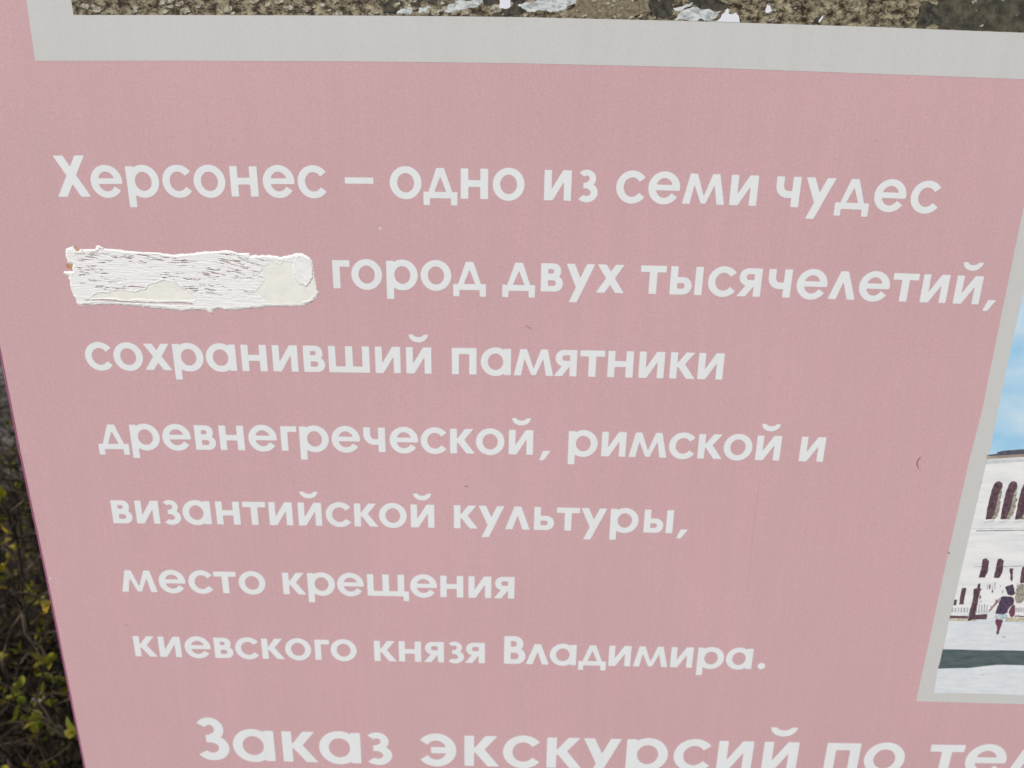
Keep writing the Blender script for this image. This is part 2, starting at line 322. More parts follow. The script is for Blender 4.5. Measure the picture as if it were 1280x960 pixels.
def chaikin(p, n=1):
    for _ in range(n): p = [q for i in range(len(p)) for a, b in [(p[i], p[(i + 1) % len(p)])] for q in ((a[0] * .75 + b[0] * .25, a[1] * .75 + b[1] * .25), (a[0] * .25 + b[0] * .75, a[1] * .25 + b[1] * .75))]
    return p
def layered(name, base_pts, base_mat, polys, mats, parent, stretch=None, copies=(), clip=None):
    V = [bp_(x, y, .00014) for x, y in base_pts]; Fc = [list(range(len(V)))[::-1]]; ml = [base_mat] + list(mats.values()); ix = {k: i + 1 for i, k in enumerate(mats)}; mi = [0]
    for m, pts, lay in polys:
        if m in ORG: pts = chaikin(pts)
        if m in ROUGH and not (m == 'dark' and stretch): pts = roughen([tuple(q) for q in pts], ROUGH[m])
        for dx in (0,) + tuple(copies if m in ('window', 'foliage', 'fence', 'stone') else ()):
            q = [((.999 if stretch and x > stretch and m not in ('window', 'foliage', 'cloth', 'skin', 'skin2', 'fence') else x) + dx, y) for x, y in pts]
            if max(a for a, b in q) > .99 and dx: continue
            if clip: q = [(max(min(x, clip[3]), clip[2]), min(y, float(np.interp(x, clip[0], clip[1])) - .0002)) for x, y in q]
            area = sum(q[i - 1][0] * q[i][1] - q[i][0] * q[i - 1][1] for i in range(len(q)))
            o = len(V); V += [bp_(x, y, .00014 + .00003 * lay + .0000015 * (len(Fc) % 17)) for x, y in q]; r = list(range(o, o + len(q))); Fc.append(r[::-1] if area < 0 else r); mi.append(ix[m])
    return mesh_obj(name, V, Fc, ml, parent, mi=mi)
PIC = [["wall",[[0.48292,0.06909],[0.53243,0.06439],[0.5624,0.25806],[0.48205,0.26104]],1],["dark",[[0.48222,0.06574],[0.4913,0.06409],[0.49159,0.06233],[0.49664,0.06077],[0.51766,0.05858],[0.53343,0.05709],[0.53494,0.06361],[0.51903,0.06467],[0.48206,0.06691]],2],["tan",[[0.48179,0.06692],[0.51883,0.0638],[0.5347,0.06259],[0.53537,0.0655],[0.51955,0.067],[0.48225,0.07042]],3],["shade",[[0.48217,0.07131],[0.53611,0.0687],[0.53652,0.07046],[0.48282,0.07571]],2],["foliage",[[0.49882,0.09617],[0.50332,0.09682],[0.50554,0.10203],[0.50804,0.12323],[0.50686,0.1371],[0.50013,0.13802],[0.49904,0.12956]],2],["window",[[0.49574,0.09774],[0.49748,0.095],[0.50047,0.09434],[0.50371,0.09607],[0.50505,0.09979],[0.50346,0.10509],[0.5027,0.11116],[0.50304,0.11723],[0.5032,0.1264],[0.50183,0.13752],[0.4953,0.13813],[0.495,0.13272],[0.49442,0.11741],[0.49461,0.10528]],3],["shade",[[0.49391,0.14079],[0.50402,0.13871],[0.50469,0.14055],[0.49893,0.14223],[0.4943,0.14264]],2],["foliage",[[0.51388,0.09585],[0.51839,0.0965],[0.52064,0.10171],[0.52326,0.1229],[0.52217,0.13677],[0.51544,0.13769],[0.5143,0.12923]],2],["window",[[0.51082,0.09741],[0.51254,0.09468],[0.51553,0.09402],[0.51877,0.09574],[0.52014,0.09946],[0.51858,0.10477],[0.51786,0.11083],[0.51823,0.1169],[0.51845,0.12606],[0.51714,0.13718],[0.51061,0.13779],[0.51029,0.13239],[0.50961,0.11709],[0.50973,0.10496]],3],["shade",[[0.50924,0.14046],[0.51933,0.13837],[0.52001,0.14022],[0.51427,0.1419],[0.50964,0.14231]],2],["foliage",[[0.52894,0.09553],[0.53345,0.09618],[0.53573,0.10139],[0.53848,0.12257],[0.53747,0.13643],[0.53075,0.13735],[0.52956,0.12889]],2],["window",[[0.52589,0.09709],[0.52759,0.09436],[0.53057,0.0937],[0.53383,0.09542],[0.53522,0.09914],[0.53369,0.10444],[0.53301,0.1105],[0.53341,0.11657],[0.53368,0.12573],[0.53244,0.13685],[0.52592,0.13746],[0.52556,0.13206],[0.5248,0.11676],[0.52484,0.10463]],3],["shade",[[0.52457,0.14012],[0.53465,0.13804],[0.53534,0.13988],[0.52961,0.14156],[0.52498,0.14197]],2],["foliage",[[0.544,0.09521],[0.54851,0.09586],[0.55082,0.10106],[0.5537,0.12224],[0.55277,0.1361],[0.54605,0.13702],[0.54481,0.12856]],2],["window",[[0.54095,0.09677],[0.54264,0.09404],[0.54562,0.09338],[0.54888,0.0951],[0.55029,0.09882],[0.5488,0.10412],[0.54815,0.11018],[0.54859,0.11624],[0.54892,0.1254],[0.54774,0.13652],[0.54123,0.13712],[0.54084,0.13173],[0.53998,0.11643],[0.53995,0.10431]],3],["shade",[[0.53989,0.13978],[0.54995,0.13771],[0.55065,0.13955],[0.54493,0.14123],[0.54031,0.14164]],2],["shade",[[0.48285,0.1485],[0.55402,0.14632],[0.55423,0.14725],[0.4831,0.14974]],2],["line",[[0.48755,0.15105],[0.53382,0.14925],[0.55452,0.14849],[0.55473,0.14942],[0.52446,0.15102],[0.48846,0.15213]],2],["window",[[0.50242,0.18471],[0.50589,0.18358],[0.50932,0.18667],[0.51035,0.19511],[0.51057,0.20149],[0.50898,0.2073],[0.50247,0.20744],[0.50277,0.20166],[0.50266,0.1921]],3],["window",[[0.51791,0.18437],[0.52137,0.18324],[0.52482,0.18632],[0.52589,0.19476],[0.52615,0.20114],[0.5246,0.20694],[0.51809,0.20709],[0.51836,0.20131],[0.51819,0.19175]],3],["line",[[0.49412,0.19399],[0.50329,0.19336],[0.50342,0.19399],[0.49425,0.19462]],2],["line",[[0.52558,0.19328],[0.54748,0.19152],[0.54767,0.19236],[0.52571,0.19391]],2],["window",[[0.48728,0.22028],[0.49195,0.22017],[0.49327,0.24086],[0.48818,0.24097]],3],["window",[[0.48175,0.2352],[0.48513,0.23512],[0.48538,0.24214],[0.48218,0.24221]],3],["window",[[0.50313,0.21517],[0.50592,0.2151],[0.50653,0.21984],[0.508,0.22154],[0.50858,0.25375],[0.52122,0.25235],[0.52166,0.25901],[0.50658,0.2598],[0.50182,0.2617],[0.50002,0.22107],[0.50354,0.21991]],4],["fence",[[0.48137,0.24487],[0.48288,0.24484],[0.48362,0.25056],[0.48192,0.2506]],3],["fence",[[0.48458,0.2448],[0.48609,0.24476],[0.48683,0.25049],[0.48513,0.25053]],3],["fence",[[0.48778,0.24473],[0.48929,0.24469],[0.49005,0.25041],[0.48835,0.25045]],3],["fence",[[0.49099,0.24465],[0.4925,0.24462],[0.49326,0.25034],[0.49156,0.25038]],3],["fence",[[0.4942,0.24458],[0.49571,0.24454],[0.49648,0.25027],[0.49477,0.25031]],3],["fence",[[0.49741,0.2445],[0.49891,0.24447],[0.49969,0.25019],[0.49799,0.25023]],3],["fence",[[0.50061,0.24443],[0.50212,0.24439],[0.5029,0.25012],[0.5012,0.25016]],3],["fence",[[0.50664,0.24055],[0.50777,0.24052],[0.50951,0.25085],[0.50819,0.25088]],3],["fence",[[0.50919,0.23917],[0.51059,0.24046],[0.51234,0.25078],[0.51102,0.25081]],3],["fence",[[0.51229,0.24042],[0.51342,0.24039],[0.51518,0.25072],[0.51386,0.25075]],3],["fence",[[0.51484,0.23904],[0.51624,0.24033],[0.51802,0.25065],[0.51669,0.25068]],3],["fence",[[0.51794,0.24029],[0.51907,0.24026],[0.52085,0.25059],[0.51953,0.25062]],3],["fence",[[0.51325,0.21429],[0.51399,0.21427],[0.51529,0.22224],[0.51435,0.22226]],3],["fence",[[0.51622,0.21595],[0.51661,0.21421],[0.51791,0.22218],[0.51697,0.2222]],3],["fence",[[0.5192,0.21761],[0.51922,0.21416],[0.52053,0.22212],[0.51959,0.22214]],3],["fence",[[0.52108,0.21411],[0.52183,0.2141],[0.52314,0.22206],[0.52221,0.22208]],3],["fence",[[0.54868,0.24332],[0.54981,0.24329],[0.55069,0.24901],[0.54937,0.24904]],3],["fence",[[0.55094,0.24327],[0.55207,0.24324],[0.55296,0.24896],[0.55164,0.24899]],3],["fence",[[0.5532,0.24322],[0.55433,0.24319],[0.55523,0.24891],[0.5539,0.24894]],3],["fence",[[0.55546,0.24316],[0.55659,0.24314],[0.55749,0.24885],[0.55617,0.24889]],3],["fence",[[0.55772,0.24311],[0.55885,0.24309],[0.55976,0.2488],[0.55843,0.24883]],3],["fence",[[0.55998,0.24306],[0.56111,0.24303],[0.56202,0.24875],[0.5607,0.24878]],3],["window",[[0.48107,0.25506],[0.50086,0.25504],[0.5011,0.25815],[0.48138,0.25861]],3],["stone",[[0.48138,0.25861],[0.50148,0.25814],[0.51132,0.25969],[0.51131,0.26148],[0.48161,0.26172]],3],["stone",[[0.54288,0.25584],[0.56559,0.25532],[0.56694,0.2613],[0.54214,0.26121]],3],["window",[[0.55091,0.25344],[0.56509,0.25311],[0.56554,0.2551],[0.55135,0.25543]],3],["window",[[0.53279,0.19567],[0.53714,0.19514],[0.53882,0.20619],[0.53888,0.21156],[0.53631,0.20839]],3],["window",[[0.54601,0.19325],[0.55146,0.1927],[0.55611,0.21332],[0.54773,0.21351]],3],["foliage",[[0.54541,0.21572],[0.55215,0.21233],[0.55976,0.22948],[0.55093,0.24063],[0.5457,0.2298]],2],["cloth",[[0.53245,0.21817],[0.53781,0.21524],[0.54098,0.21431],[0.54276,0.21902],[0.54592,0.22653],[0.54228,0.22879],[0.53764,0.22738],[0.53562,0.22243]],5],["cloth",[[0.53127,0.23013],[0.5352,0.22917],[0.54289,0.22987],[0.54642,0.23306],[0.54692,0.23962],[0.54223,0.24413],[0.54202,0.25187],[0.53077,0.25257],[0.52949,0.25105],[0.52998,0.24001]],5],["skin",[[0.5308,0.23058],[0.53022,0.23672],[0.52607,0.24384],[0.52236,0.25055],[0.52133,0.24925],[0.52495,0.24123],[0.52835,0.23413]],4],["shorts",[[0.52963,0.2526],[0.5423,0.25142],[0.54435,0.25737],[0.53976,0.25903],[0.52996,0.2577]],5],["skin2",[[0.5309,0.25768],[0.53967,0.25859],[0.53992,0.26416],[0.53836,0.27205],[0.53918,0.27767],[0.53589,0.27842],[0.53598,0.26986],[0.53251,0.26434]],4],["skin2",[[0.54336,0.2441],[0.54856,0.23849],[0.55109,0.25166],[0.5495,0.25569],[0.54576,0.25511]],4],["pave",[[0.48161,0.26172],[0.56694,0.2613],[0.57532,0.29844],[0.52513,0.29871],[0.48214,0.29836]],2],["shadow",[[0.48156,0.29837],[0.52513,0.29871],[0.57532,0.29844],[0.57968,0.31774],[0.54463,0.31765],[0.52952,0.31988],[0.51447,0.32257],[0.48126,0.3243]],3],["pave",[[0.48126,0.3243],[0.51447,0.32257],[0.52952,0.31988],[0.54463,0.31765],[0.57968,0.31774],[0.58873,0.35789],[0.51737,0.35652],[0.48289,0.35688]],2]]
_s = random.Random(21)
def speck(m, x, y, a, b, lay): PIC.append((m, [(x - a, y - b), (x + a * .6, y - b * _s.uniform(.5, 1.2)), (x + a, y + b * .7), (x - a * .4, y + b)], lay))
for _ in range(120): speck(_s.choice(['fence', 'fence', 'line', 'window']), _s.uniform(.492, .99), _s.uniform(.213, .250), _s.uniform(.0004, .0013), _s.uniform(.0006, .0028), 3)
for _ in range(90): speck(_s.choice(['shade', 'shade', 'line']), _s.uniform(.49, .99), _s.uniform(.245, .335), _s.uniform(.0006, .003), _s.uniform(.0002, .0006), 3)
for _ in range(70): speck('shade', _s.uniform(.49, .99), _s.uniform(.06, .19), _s.uniform(.001, .006), _s.uniform(.0002, .0005), 2)
layered('printed_photo', ri, skym, PIC, PM, fr2, stretch=.555, copies=(.12, .24, .36))
scrub = flatmat('printed_dry_scrub', (.032, .022, .013), scale=95, stretch=(1, 1, 1.5), col2=(.50, .45, .30), lo=.45, hi=.62, detail=12, nr=.8)
TM = {'rock': flatmat('printed_rubble', (.12, .10, .065), scale=260, col2=(.60, .58, .46), lo=.38, hi=.64, detail=6, nr=.7), 'rockd': flatmat('printed_rubble_gap', (.030, .024, .020), scale=200, col2=(.10, .08, .055)), 'white': flatmat('printed_white_stone', (.76, .79, .85)), 'pale': flatmat('printed_grey_stone', (.16, .18, .17), scale=130, stretch=(.8, 1, 1.8), col2=(.66, .72, .72), lo=.33, hi=.56, detail=9, nr=.72), 'dark': flatmat('printed_gap', (.028, .028, .024), scale=160, col2=(.16, .145, .10), lo=.42, hi=.75, detail=9, nr=.7),
 'dry': flatmat('printed_dry_grass', (.10, .082, .05), scale=300, col2=(.30, .265, .18), detail=8, nr=.7), 'green': flatmat('printed_green_scrub', (.035, .036, .028), scale=90, col2=(.17, .155, .105), lo=.40, hi=.74, detail=10, nr=.75)}
TOP = [["white",[[-0.01819,-0.34612],[-0.00596,-0.34632],[-0.00693,-0.33785],[-0.01136,-0.33535],[-0.01696,-0.33648]],3],["dark",[[-0.03485,-0.34385],[0.0052,-0.34449],[0.00542,-0.33482],[-0.0079,-0.32932],[-0.02359,-0.32947],[-0.02028,-0.33399],[-0.01695,-0.33607],[-0.03037,-0.33788]],2],["pale",[[-0.06392,-0.33125],[-0.05715,-0.33845],[-0.04376,-0.34069],[-0.03263,-0.34428],[-0.03038,-0.3403],[-0.04153,-0.33567],[-0.05271,-0.33306]],2],["pale",[[-0.10428,-0.33019],[-0.09968,-0.33432],[-0.09071,-0.33528],[-0.09196,-0.32978]],2],["pale",[[-0.08633,-0.33089],[-0.08445,-0.33538],[-0.07505,-0.33594],[-0.07513,-0.33107]],2],["dark",[[-0.11751,-0.33646],[-0.10617,-0.34169],[-0.06827,-0.3423],[-0.06833,-0.33686],[-0.08846,-0.33592],[-0.10654,-0.32954],[-0.11548,-0.33041]],1],["pale",[[-0.00331,-0.33543],[0.00425,-0.34017],[0.01942,-0.34425],[0.04984,-0.34627],[0.04836,-0.34134],[0.04008,-0.33613],[0.02656,-0.33328],[0.01121,-0.33365]],2],["dark",[[-0.00582,-0.33307],[0.00264,-0.33598],[0.00694,-0.33405],[0.00105,-0.33086],[-0.00575,-0.32935]],3],["dry",[[0.04984,-0.34627],[0.11071,-0.34725],[0.11161,-0.33498],[0.0898,-0.32998],[0.03519,-0.33033],[0.04848,-0.33858]],1],["dark",[[0.10902,-0.34722],[0.13436,-0.34763],[0.13017,-0.33682],[0.13285,-0.32913],[0.11803,-0.32889],[0.11149,-0.33652]],3],["pale",[[0.13089,-0.33838],[0.14165,-0.34163],[0.14746,-0.34295],[0.14678,-0.3411],[0.13282,-0.33563]],4],["pale",[[0.13251,-0.32912],[0.13872,-0.33619],[0.15718,-0.3388],[0.17432,-0.33723],[0.16487,-0.32965],[0.14795,-0.32813]],2],["white",[[0.16329,-0.32839],[0.17291,-0.33443],[0.17721,-0.33882],[0.17885,-0.33453],[0.18466,-0.33586],[0.1889,-0.32818]],4],["dark",[[0.14307,-0.34472],[0.16306,-0.34809],[0.17365,-0.34368],[0.1776,-0.33837],[0.17097,-0.33672],[0.15206,-0.33903]],3],["white",[[0.20934,-0.33681],[0.21045,-0.34255],[0.21518,-0.33773],[0.21182,-0.33571]],3],["dark",[[0.24799,-0.32872],[0.25288,-0.3326],[0.25782,-0.33596],[0.25531,-0.32818]],3],["white",[[0.25548,-0.32951],[0.25798,-0.33482],[0.25903,-0.33385],[0.25661,-0.3292]],4],["dark",[[0.33954,-0.34302],[0.34595,-0.34719],[0.3552,-0.34571],[0.35572,-0.33345],[0.34794,-0.32673],[0.33876,-0.3274]],2],["green",[[0.35413,-0.35137],[0.43081,-0.35261],[0.43747,-0.32322],[0.36254,-0.32614],[0.35274,-0.33011]],1]]
_r = random.Random(4)
for _ in range(520):                                         # rubble scattered over the pictured slope
    x = _r.uniform(-.375, .43); y = _r.uniform(-.375, -.328) if _r.random() < .75 else _r.uniform(-.80, -.44)
    if x > .12 and _r.random() < .7: continue
    a = _r.uniform(.0008, .0042) * (1 if x < .02 else .55); n = _r.randint(4, 6); q = []
    for k in range(n):
        t = k * math.tau / n; rr_ = a * _r.uniform(.55, 1.2); q.append((x + rr_ * 1.3 * math.cos(t) - rr_ * .5 * math.sin(t), y + rr_ * .75 * math.sin(t)))
    TOP.append(('rockd', [(u + a * .25, w + a * .45) for u, w in q], 1)); TOP.append(('rock', q, 2))
layered('printed_photo', topi, scrub, TOP, TM, fr, clip=([q[0] for q in TP] + [.982], [q[1] for q in TP] + [-.318], -.3805, .98))

# ---------------------------------------------------------------- the smear of dried white paint
def vnoise(X, Y, fx, fy, seed):
    r = np.random.RandomState(seed); g = r.rand(512, 512); x = X * fx; y = Y * fy
    i = np.floor(x).astype(int); j = np.floor(y).astype(int); u = x - i; w = y - j; u = u * u * (3 - 2 * u); w = w * w * (3 - 2 * w)
    q = lambda a, b: g[b % 512, a % 512]
    return (q(i, j) * (1 - u) + q(i + 1, j) * u) * (1 - w) + (q(i, j + 1) * (1 - u) + q(i + 1, j + 1) * u) * w
SM = np.array([[-0.42022,-0.12435],[-0.41369,-0.12689],[-0.41037,-0.12118],[-0.40719,-0.1246],[-0.39332,-0.12548],[-0.39138,-0.12782],[-0.38861,-0.12871],[-0.38607,-0.12667],[-0.37488,-0.1252],[-0.35606,-0.12376],[-0.34031,-0.12301],[-0.32773,-0.12219],[-0.31832,-0.12131],[-0.30995,-0.12252],[-0.29072,-0.12446],[-0.26522,-0.12619],[-0.25909,-0.124],[-0.24857,-0.12367],[-0.24751,-0.12127],[-0.24236,-0.12221],[-0.22966,-0.12244],[-0.21923,-0.12074],[-0.20849,-0.12305],[-0.20413,-0.12502],[-0.19786,-0.12409],[-0.19172,-0.12105],[-0.18935,-0.11687],[-0.18875,-0.10946],[-0.18883,-0.10306],[-0.18782,-0.09879],[-0.18715,-0.09235],[-0.18584,-0.08751],[-0.18772,-0.08313],[-0.19341,-0.07811],[-0.20337,-0.07409],[-0.21414,-0.07421],[-0.2358,-0.07314],[-0.24672,-0.07161],[-0.26196,-0.07022],[-0.27614,-0.06885],[-0.28247,-0.07038],[-0.288,-0.06917],[-0.28946,-0.06551],[-0.29316,-0.06632],[-0.29504,-0.06903],[-0.31626,-0.06786],[-0.3225,-0.06796],[-0.34391,-0.06974],[-0.36312,-0.07157],[-0.38464,-0.07225],[-0.40959,-0.07156],[-0.41461,-0.07058],[-0.41765,-0.07184],[-0.41825,-0.0749],[-0.42099,-0.08139],[-0.42174,-0.09005],[-0.42232,-0.09972],[-0.42687,-0.10124],[-0.42545,-0.10341],[-0.42171,-0.10348],[-0.41734,-0.10409],[-0.41632,-0.1105],[-0.42094,-0.11147],[-0.42186,-0.11886]]); CR1 = np.array([[-0.23804,-0.11066],[-0.23021,-0.11558],[-0.20892,-0.11703],[-0.20344,-0.11977],[-0.18928,-0.10945],[-0.18688,-0.08803],[-0.19442,-0.07919],[-0.20759,-0.07544],[-0.23355,-0.07428],[-0.2395,-0.0805],[-0.2454,-0.08691],[-0.23645,-0.09787]]); CR2 = np.array([[-0.40064,-0.08069],[-0.39149,-0.08434],[-0.37612,-0.08659],[-0.36127,-0.08525],[-0.3523,-0.08813],[-0.34179,-0.0948],[-0.33198,-0.09628],[-0.31953,-0.09307],[-0.31157,-0.08782],[-0.30465,-0.08252],[-0.3052,-0.07761],[-0.34084,-0.07693],[-0.37311,-0.0774],[-0.40546,-0.07733]]); GAP = np.array([[-0.41104,-0.07613],[-0.39249,-0.07758],[-0.36794,-0.07586],[-0.34107,-0.07506],[-0.31936,-0.07624],[-0.3071,-0.07506],[-0.30673,-0.07353],[-0.32507,-0.07362],[-0.35198,-0.0742],[-0.37782,-0.07458],[-0.39706,-0.07585]]); BLOB = [[-0.19885,-0.10927],[-0.18982,-0.10944]]
st = .00030
xs = np.arange(SM[:, 0].min() - .004, SM[:, 0].max() + .004, st); ys = np.arange(SM[:, 1].min() - .004, SM[:, 1].max() + .004, st)
X, Y = np.meshgrid(xs, ys); P = np.stack([X, Y], -1)
rag = .0011 * (vnoise(X, Y, 300, 500, 1) - .5) + .0008 * (vnoise(X, Y, 900, 900, 2) - .5)
outd = sd_poly(P, SM) + rag
cr1 = sd_poly(P, CR1) + 2 * rag; cr2 = sd_poly(P, CR2) + rag; gap = sd_poly(P, GAP) + .6 * rag
br = math.hypot(BLOB[1][0] - BLOB[0][0], BLOB[1][1] - BLOB[0][1]); blob = np.sqrt((X - BLOB[0][0]) ** 2 + ((Y - BLOB[0][1]) * .62) ** 2) - br + rag
cr1 = cr1 + .004 * (vnoise(X, Y, 60, 420, 31) - .5); cr2 = cr2 + .0035 * (vnoise(X, Y, 70, 380, 32) - .5)
cream = np.minimum(np.maximum(cr1, -blob), cr2)             # the thin yellowish film
xs0, xs1 = SM[:, 0].min(), SM[:, 0].max(); tx = (X - xs0) / (xs1 - xs0); ty = (Y - ys[0]) / (ys[-1] - ys[0])
Ys = Y - .05 * (X - xs0) * (tx > .55) - .012 * (X - xs0)      # brush strokes droop towards the right
n1 = vnoise(X, Ys, 95, 1000, 3); n2 = vnoise(X, Ys, 210, 1700, 4); n3 = vnoise(X, Ys, 30, 330, 5); n4 = vnoise(X, Y, 700, 900, 6)
streak = .42 * n1 + .33 * n2 + .25 * n3
bare = (streak - .325 - .10 * (vnoise(X, Y, 22, 60, 12) - .5) - .03 * (n4 - .5)) * .02               # <0 : bristle scratches down to the board
bare = np.full_like(X, .01)                                  # <0 : bristle scratches down to the board
rs = np.random.RandomState(5); cl = [(rs.uniform(.08, .78), rs.uniform(.10, .70)) for _ in range(40)]
for k in range(270):
    cx, cy = cl[rs.randint(40)]; cx += rs.normal(0, .045); cy += rs.normal(0, .045)
    if not .06 < cx < .79: continue
    px_ = xs0 + cx * (xs1 - xs0); py = ys[0] + cy * (ys[-1] - ys[0]); hl = rs.uniform(.0012, .0085); tl_ = rs.normal(.02, .05) + (.16 if cx > .55 else 0); wd = rs.uniform(.00012, .00036) * (1.5 if rs.rand() < .15 else 1)
    i0, i1 = np.searchsorted(xs, [px_ - hl - .001, px_ + hl + .001]); j0, j1 = np.searchsorted(ys, [py - .004, py + .004])
    if i1 - i0 < 2 or j1 - j0 < 2: continue
    u = X[j0:j1, i0:i1] - px_; w_ = Y[j0:j1, i0:i1] - py - u * tl_ - .0005 * (vnoise(X[j0:j1, i0:i1], Y[j0:j1, i0:i1], 420, 60, 50 + k % 7) - .5)
    d_ = np.abs(w_) - wd * np.clip(1 - (u / hl) ** 2, -1, 1) * (.35 + 1.1 * vnoise(X[j0:j1, i0:i1], Y[j0:j1, i0:i1], 900, 30, 60 + k % 5))
    bare[j0:j1, i0:i1] = np.minimum(bare[j0:j1, i0:i1], d_)
bare = np.where((tx < .06) | (cream < .0006) | (blob < 0.001) | (ty > .72), .01, bare)
rise = np.clip(-outd / .0022, 0, 1) ** .6
thick = .0003 + .00034 * streak + .00008 * n2 + .00006 * n4
film = .00028 + .00012 * vnoise(X, Y, 90, 160, 8)
ridge = np.exp(-((np.minimum(np.abs(cr2), np.abs(blob)) / .0006) ** 2)) * .00022 + np.exp(-((outd + .0018) / .0012) ** 2) * .00014
H = np.where(cream < 0, film, np.where(blob < 0, .00055 + .00035 * vnoise(X, Y, 190, 190, 9) + .0001 * n4, thick)) + ridge
H = .00014 + H * rise * .85
F = np.maximum.reduce([outd, -bare, -gap])
vv, ff = contour(F, xs, ys, quads=True)
va = np.array(vv); ii = np.clip(np.rint((va[:, 0] - xs[0]) / st).astype(int), 0, len(xs) - 1); jj = np.clip(np.rint((va[:, 1] - ys[0]) / st).astype(int), 0, len(ys) - 1)
hv = H[jj, ii] * np.where(F[jj, ii] > -.00001, .75, 1)
cv = cream[jj, ii] < 0
mi = [1 if sum(cv[k] for k in q) * 2 > len(q) else 0 for q in ff]
thickp = mat('thick_white_paint', (.86, .875, .87), .45, .4, var=.02, scale=400, bump=.12, bscale=1200)
creamp = mat('thin_cream_paint', (.84, .85, .795), .4, .4, var=.03, scale=120, bump=.1, bscale=500)
smear = mesh_obj('paint_smear', [bp_(x, y, h) for (x, y), h in zip(vv, hv)], [q[::-1] for q in ff], [thickp, creamp], board, mi=mi, smooth=True)
# grime caught in the scratches, and the wash left where the film is worn through
vv, ff = contour(outd + .0018, xs, ys)
mesh_obj('scratch_grime', [bp_(x, y, .00006) for x, y in vv], [q[::-1] for q in ff], mat('brown_grime', (.36, .225, .225), .8, col2=(.57, .40, .40), scale=300), smear)
vv, ff = contour(gap - .0006, xs, ys)
mesh_obj('worn_patch', [bp_(x, y, .00010) for x, y in vv], [q[::-1] for q in ff], mat('thin_pink_wash', (.66, .58, .57), .6, var=.05, scale=200), smear)
OCH = mat('ochre_tear', (.52, .32, .20), .8, var=.25, scale=300)
for pts in ([[-0.42387,-0.10983],[-0.4205,-0.11095],[-0.41587,-0.10998],[-0.41508,-0.10627],[-0.4194,-0.10459],[-0.42279,-0.10666]], [[-0.41246,-0.12795],[-0.40993,-0.12727],[-0.40783,-0.12385],[-0.40971,-0.12203],[-0.41164,-0.12514]]): sheet('torn_spot', pts, .00012, OCH, smear)
# small specks and scuffs on the vinyl
def scuff(pts, m, w=.0008, name='scuff_mark'):
    V, Fc = [], []
    for k, (x, y) in enumerate(pts):
        a = pts[max(0, k - 1)]; b = pts[min(len(pts) - 1, k + 1)]; dx, dy = b[0] - a[0], b[1] - a[1]; l = math.hypot(dx, dy); ww = w * (.35 + .65 * math.sin(math.pi * (k + .5) / len(pts)))
        V += [bp_(x - dy / l * ww, y + dx / l * ww, .0001), bp_(x + dy / l * ww, y - dx / l * ww, .0001)]
    for k in range(len(pts) - 1): Fc.append((2 * k, 2 * k + 1, 2 * k + 3, 2 * k + 2))
    return mesh_obj(name, V, Fc, m, board)
DARK = mat('brown_scratch', (.30, .16, .16), .8); PALE = mat('pale_speck', (.72, .70, .68), .7); FAINT = mat('faint_scratch', (.53, .345, .365), .8)
for pts, m, w in [[[[0.4156,0.06919],[0.41341,0.07276],[0.413,0.07718],[0.41558,0.08245]],"d",0.0008],[[[-0.1257,-0.1498],[-0.12352,-0.14838]],"p",0.0009],[[[-0.04636,0.11113],[-0.04595,0.11248]],"d",0.0008],[[[0.01206,-0.05934],[0.01753,-0.05628]],"d",0.0004],[[[-0.42185,0.28767],[-0.42072,0.2891]],"d",0.0007],[[[0.38349,-0.06892],[0.38485,-0.07833]],"f",0.0004],[[[-0.49615,0.23005],[-0.49475,0.232]],"p",0.001],[[[0.25535,0.09837],[0.25644,0.17238],[0.25794,0.23078]],"f",0.0004],[[[0.46406,0.17732],[0.46612,0.17919]],"f",0.0006],[[[0.48214,0.09533],[0.48324,0.09665]],"d",0.0006],[[[-0.04512,0.11156],[-0.04389,0.11289]],"d",0.0006],[[[0.31808,-0.23486],[0.32268,-0.2329]],"f",0.0005]]: scuff(pts, {'d': DARK, 'p': PALE, 'f': FAINT}[m], w)

# ---------------------------------------------------------------- shrubs behind the board's left edge
random.seed(11)
def tube(V, Fc, pts, r0, r1, k=4):
    o = len(V); n = len(pts)
    for i, p in enumerate(pts):
        d = (pts[min(n - 1, i + 1)] - pts[max(0, i - 1)]).normalized(); a = d.cross(Vector((.3, .9, .2))).normalized(); b = d.cross(a); r = r0 + (r1 - r0) * i / (n - 1)
        for q in range(k): V.append(p + a * math.cos(q * math.tau / k) * r + b * math.sin(q * math.tau / k) * r)
    for i in range(n - 1):
        for q in range(k): Fc.append((o + i * k + q, o + i * k + (q + 1) % k, o + (i + 1) * k + (q + 1) % k, o + (i + 1) * k + q))
def leaf(V, Fc, p, d, up, L, Wd):
    s = d.cross(up).normalized(); nrm = s.cross(d); o = len(V)
    for t, w, h in ((0, 0, 0), (.35, .5, .04), (.7, .36, .02), (1, 0, -.1)):
        c = p + d * (t * L) + nrm * (h * L)
        if w: V.extend([c - s * (w * Wd) + nrm * (.12 * Wd), c - nrm * .03 * L, c + s * (w * Wd) + nrm * (.12 * Wd)])
        else: V.append(c)
    Fc.extend([(o, o + 2, o + 1), (o, o + 3, o + 2), (o + 1, o + 2, o + 5, o + 4), (o + 2, o + 3, o + 6, o + 5), (o + 4, o + 5, o + 7), (o + 5, o + 6, o + 7)])
bark = mat('dark_twig_bark', (.020, .016, .011), .9, .1, scale=30, col2=(.135, .105, .075), lo=.42, hi=.78, detail=6)
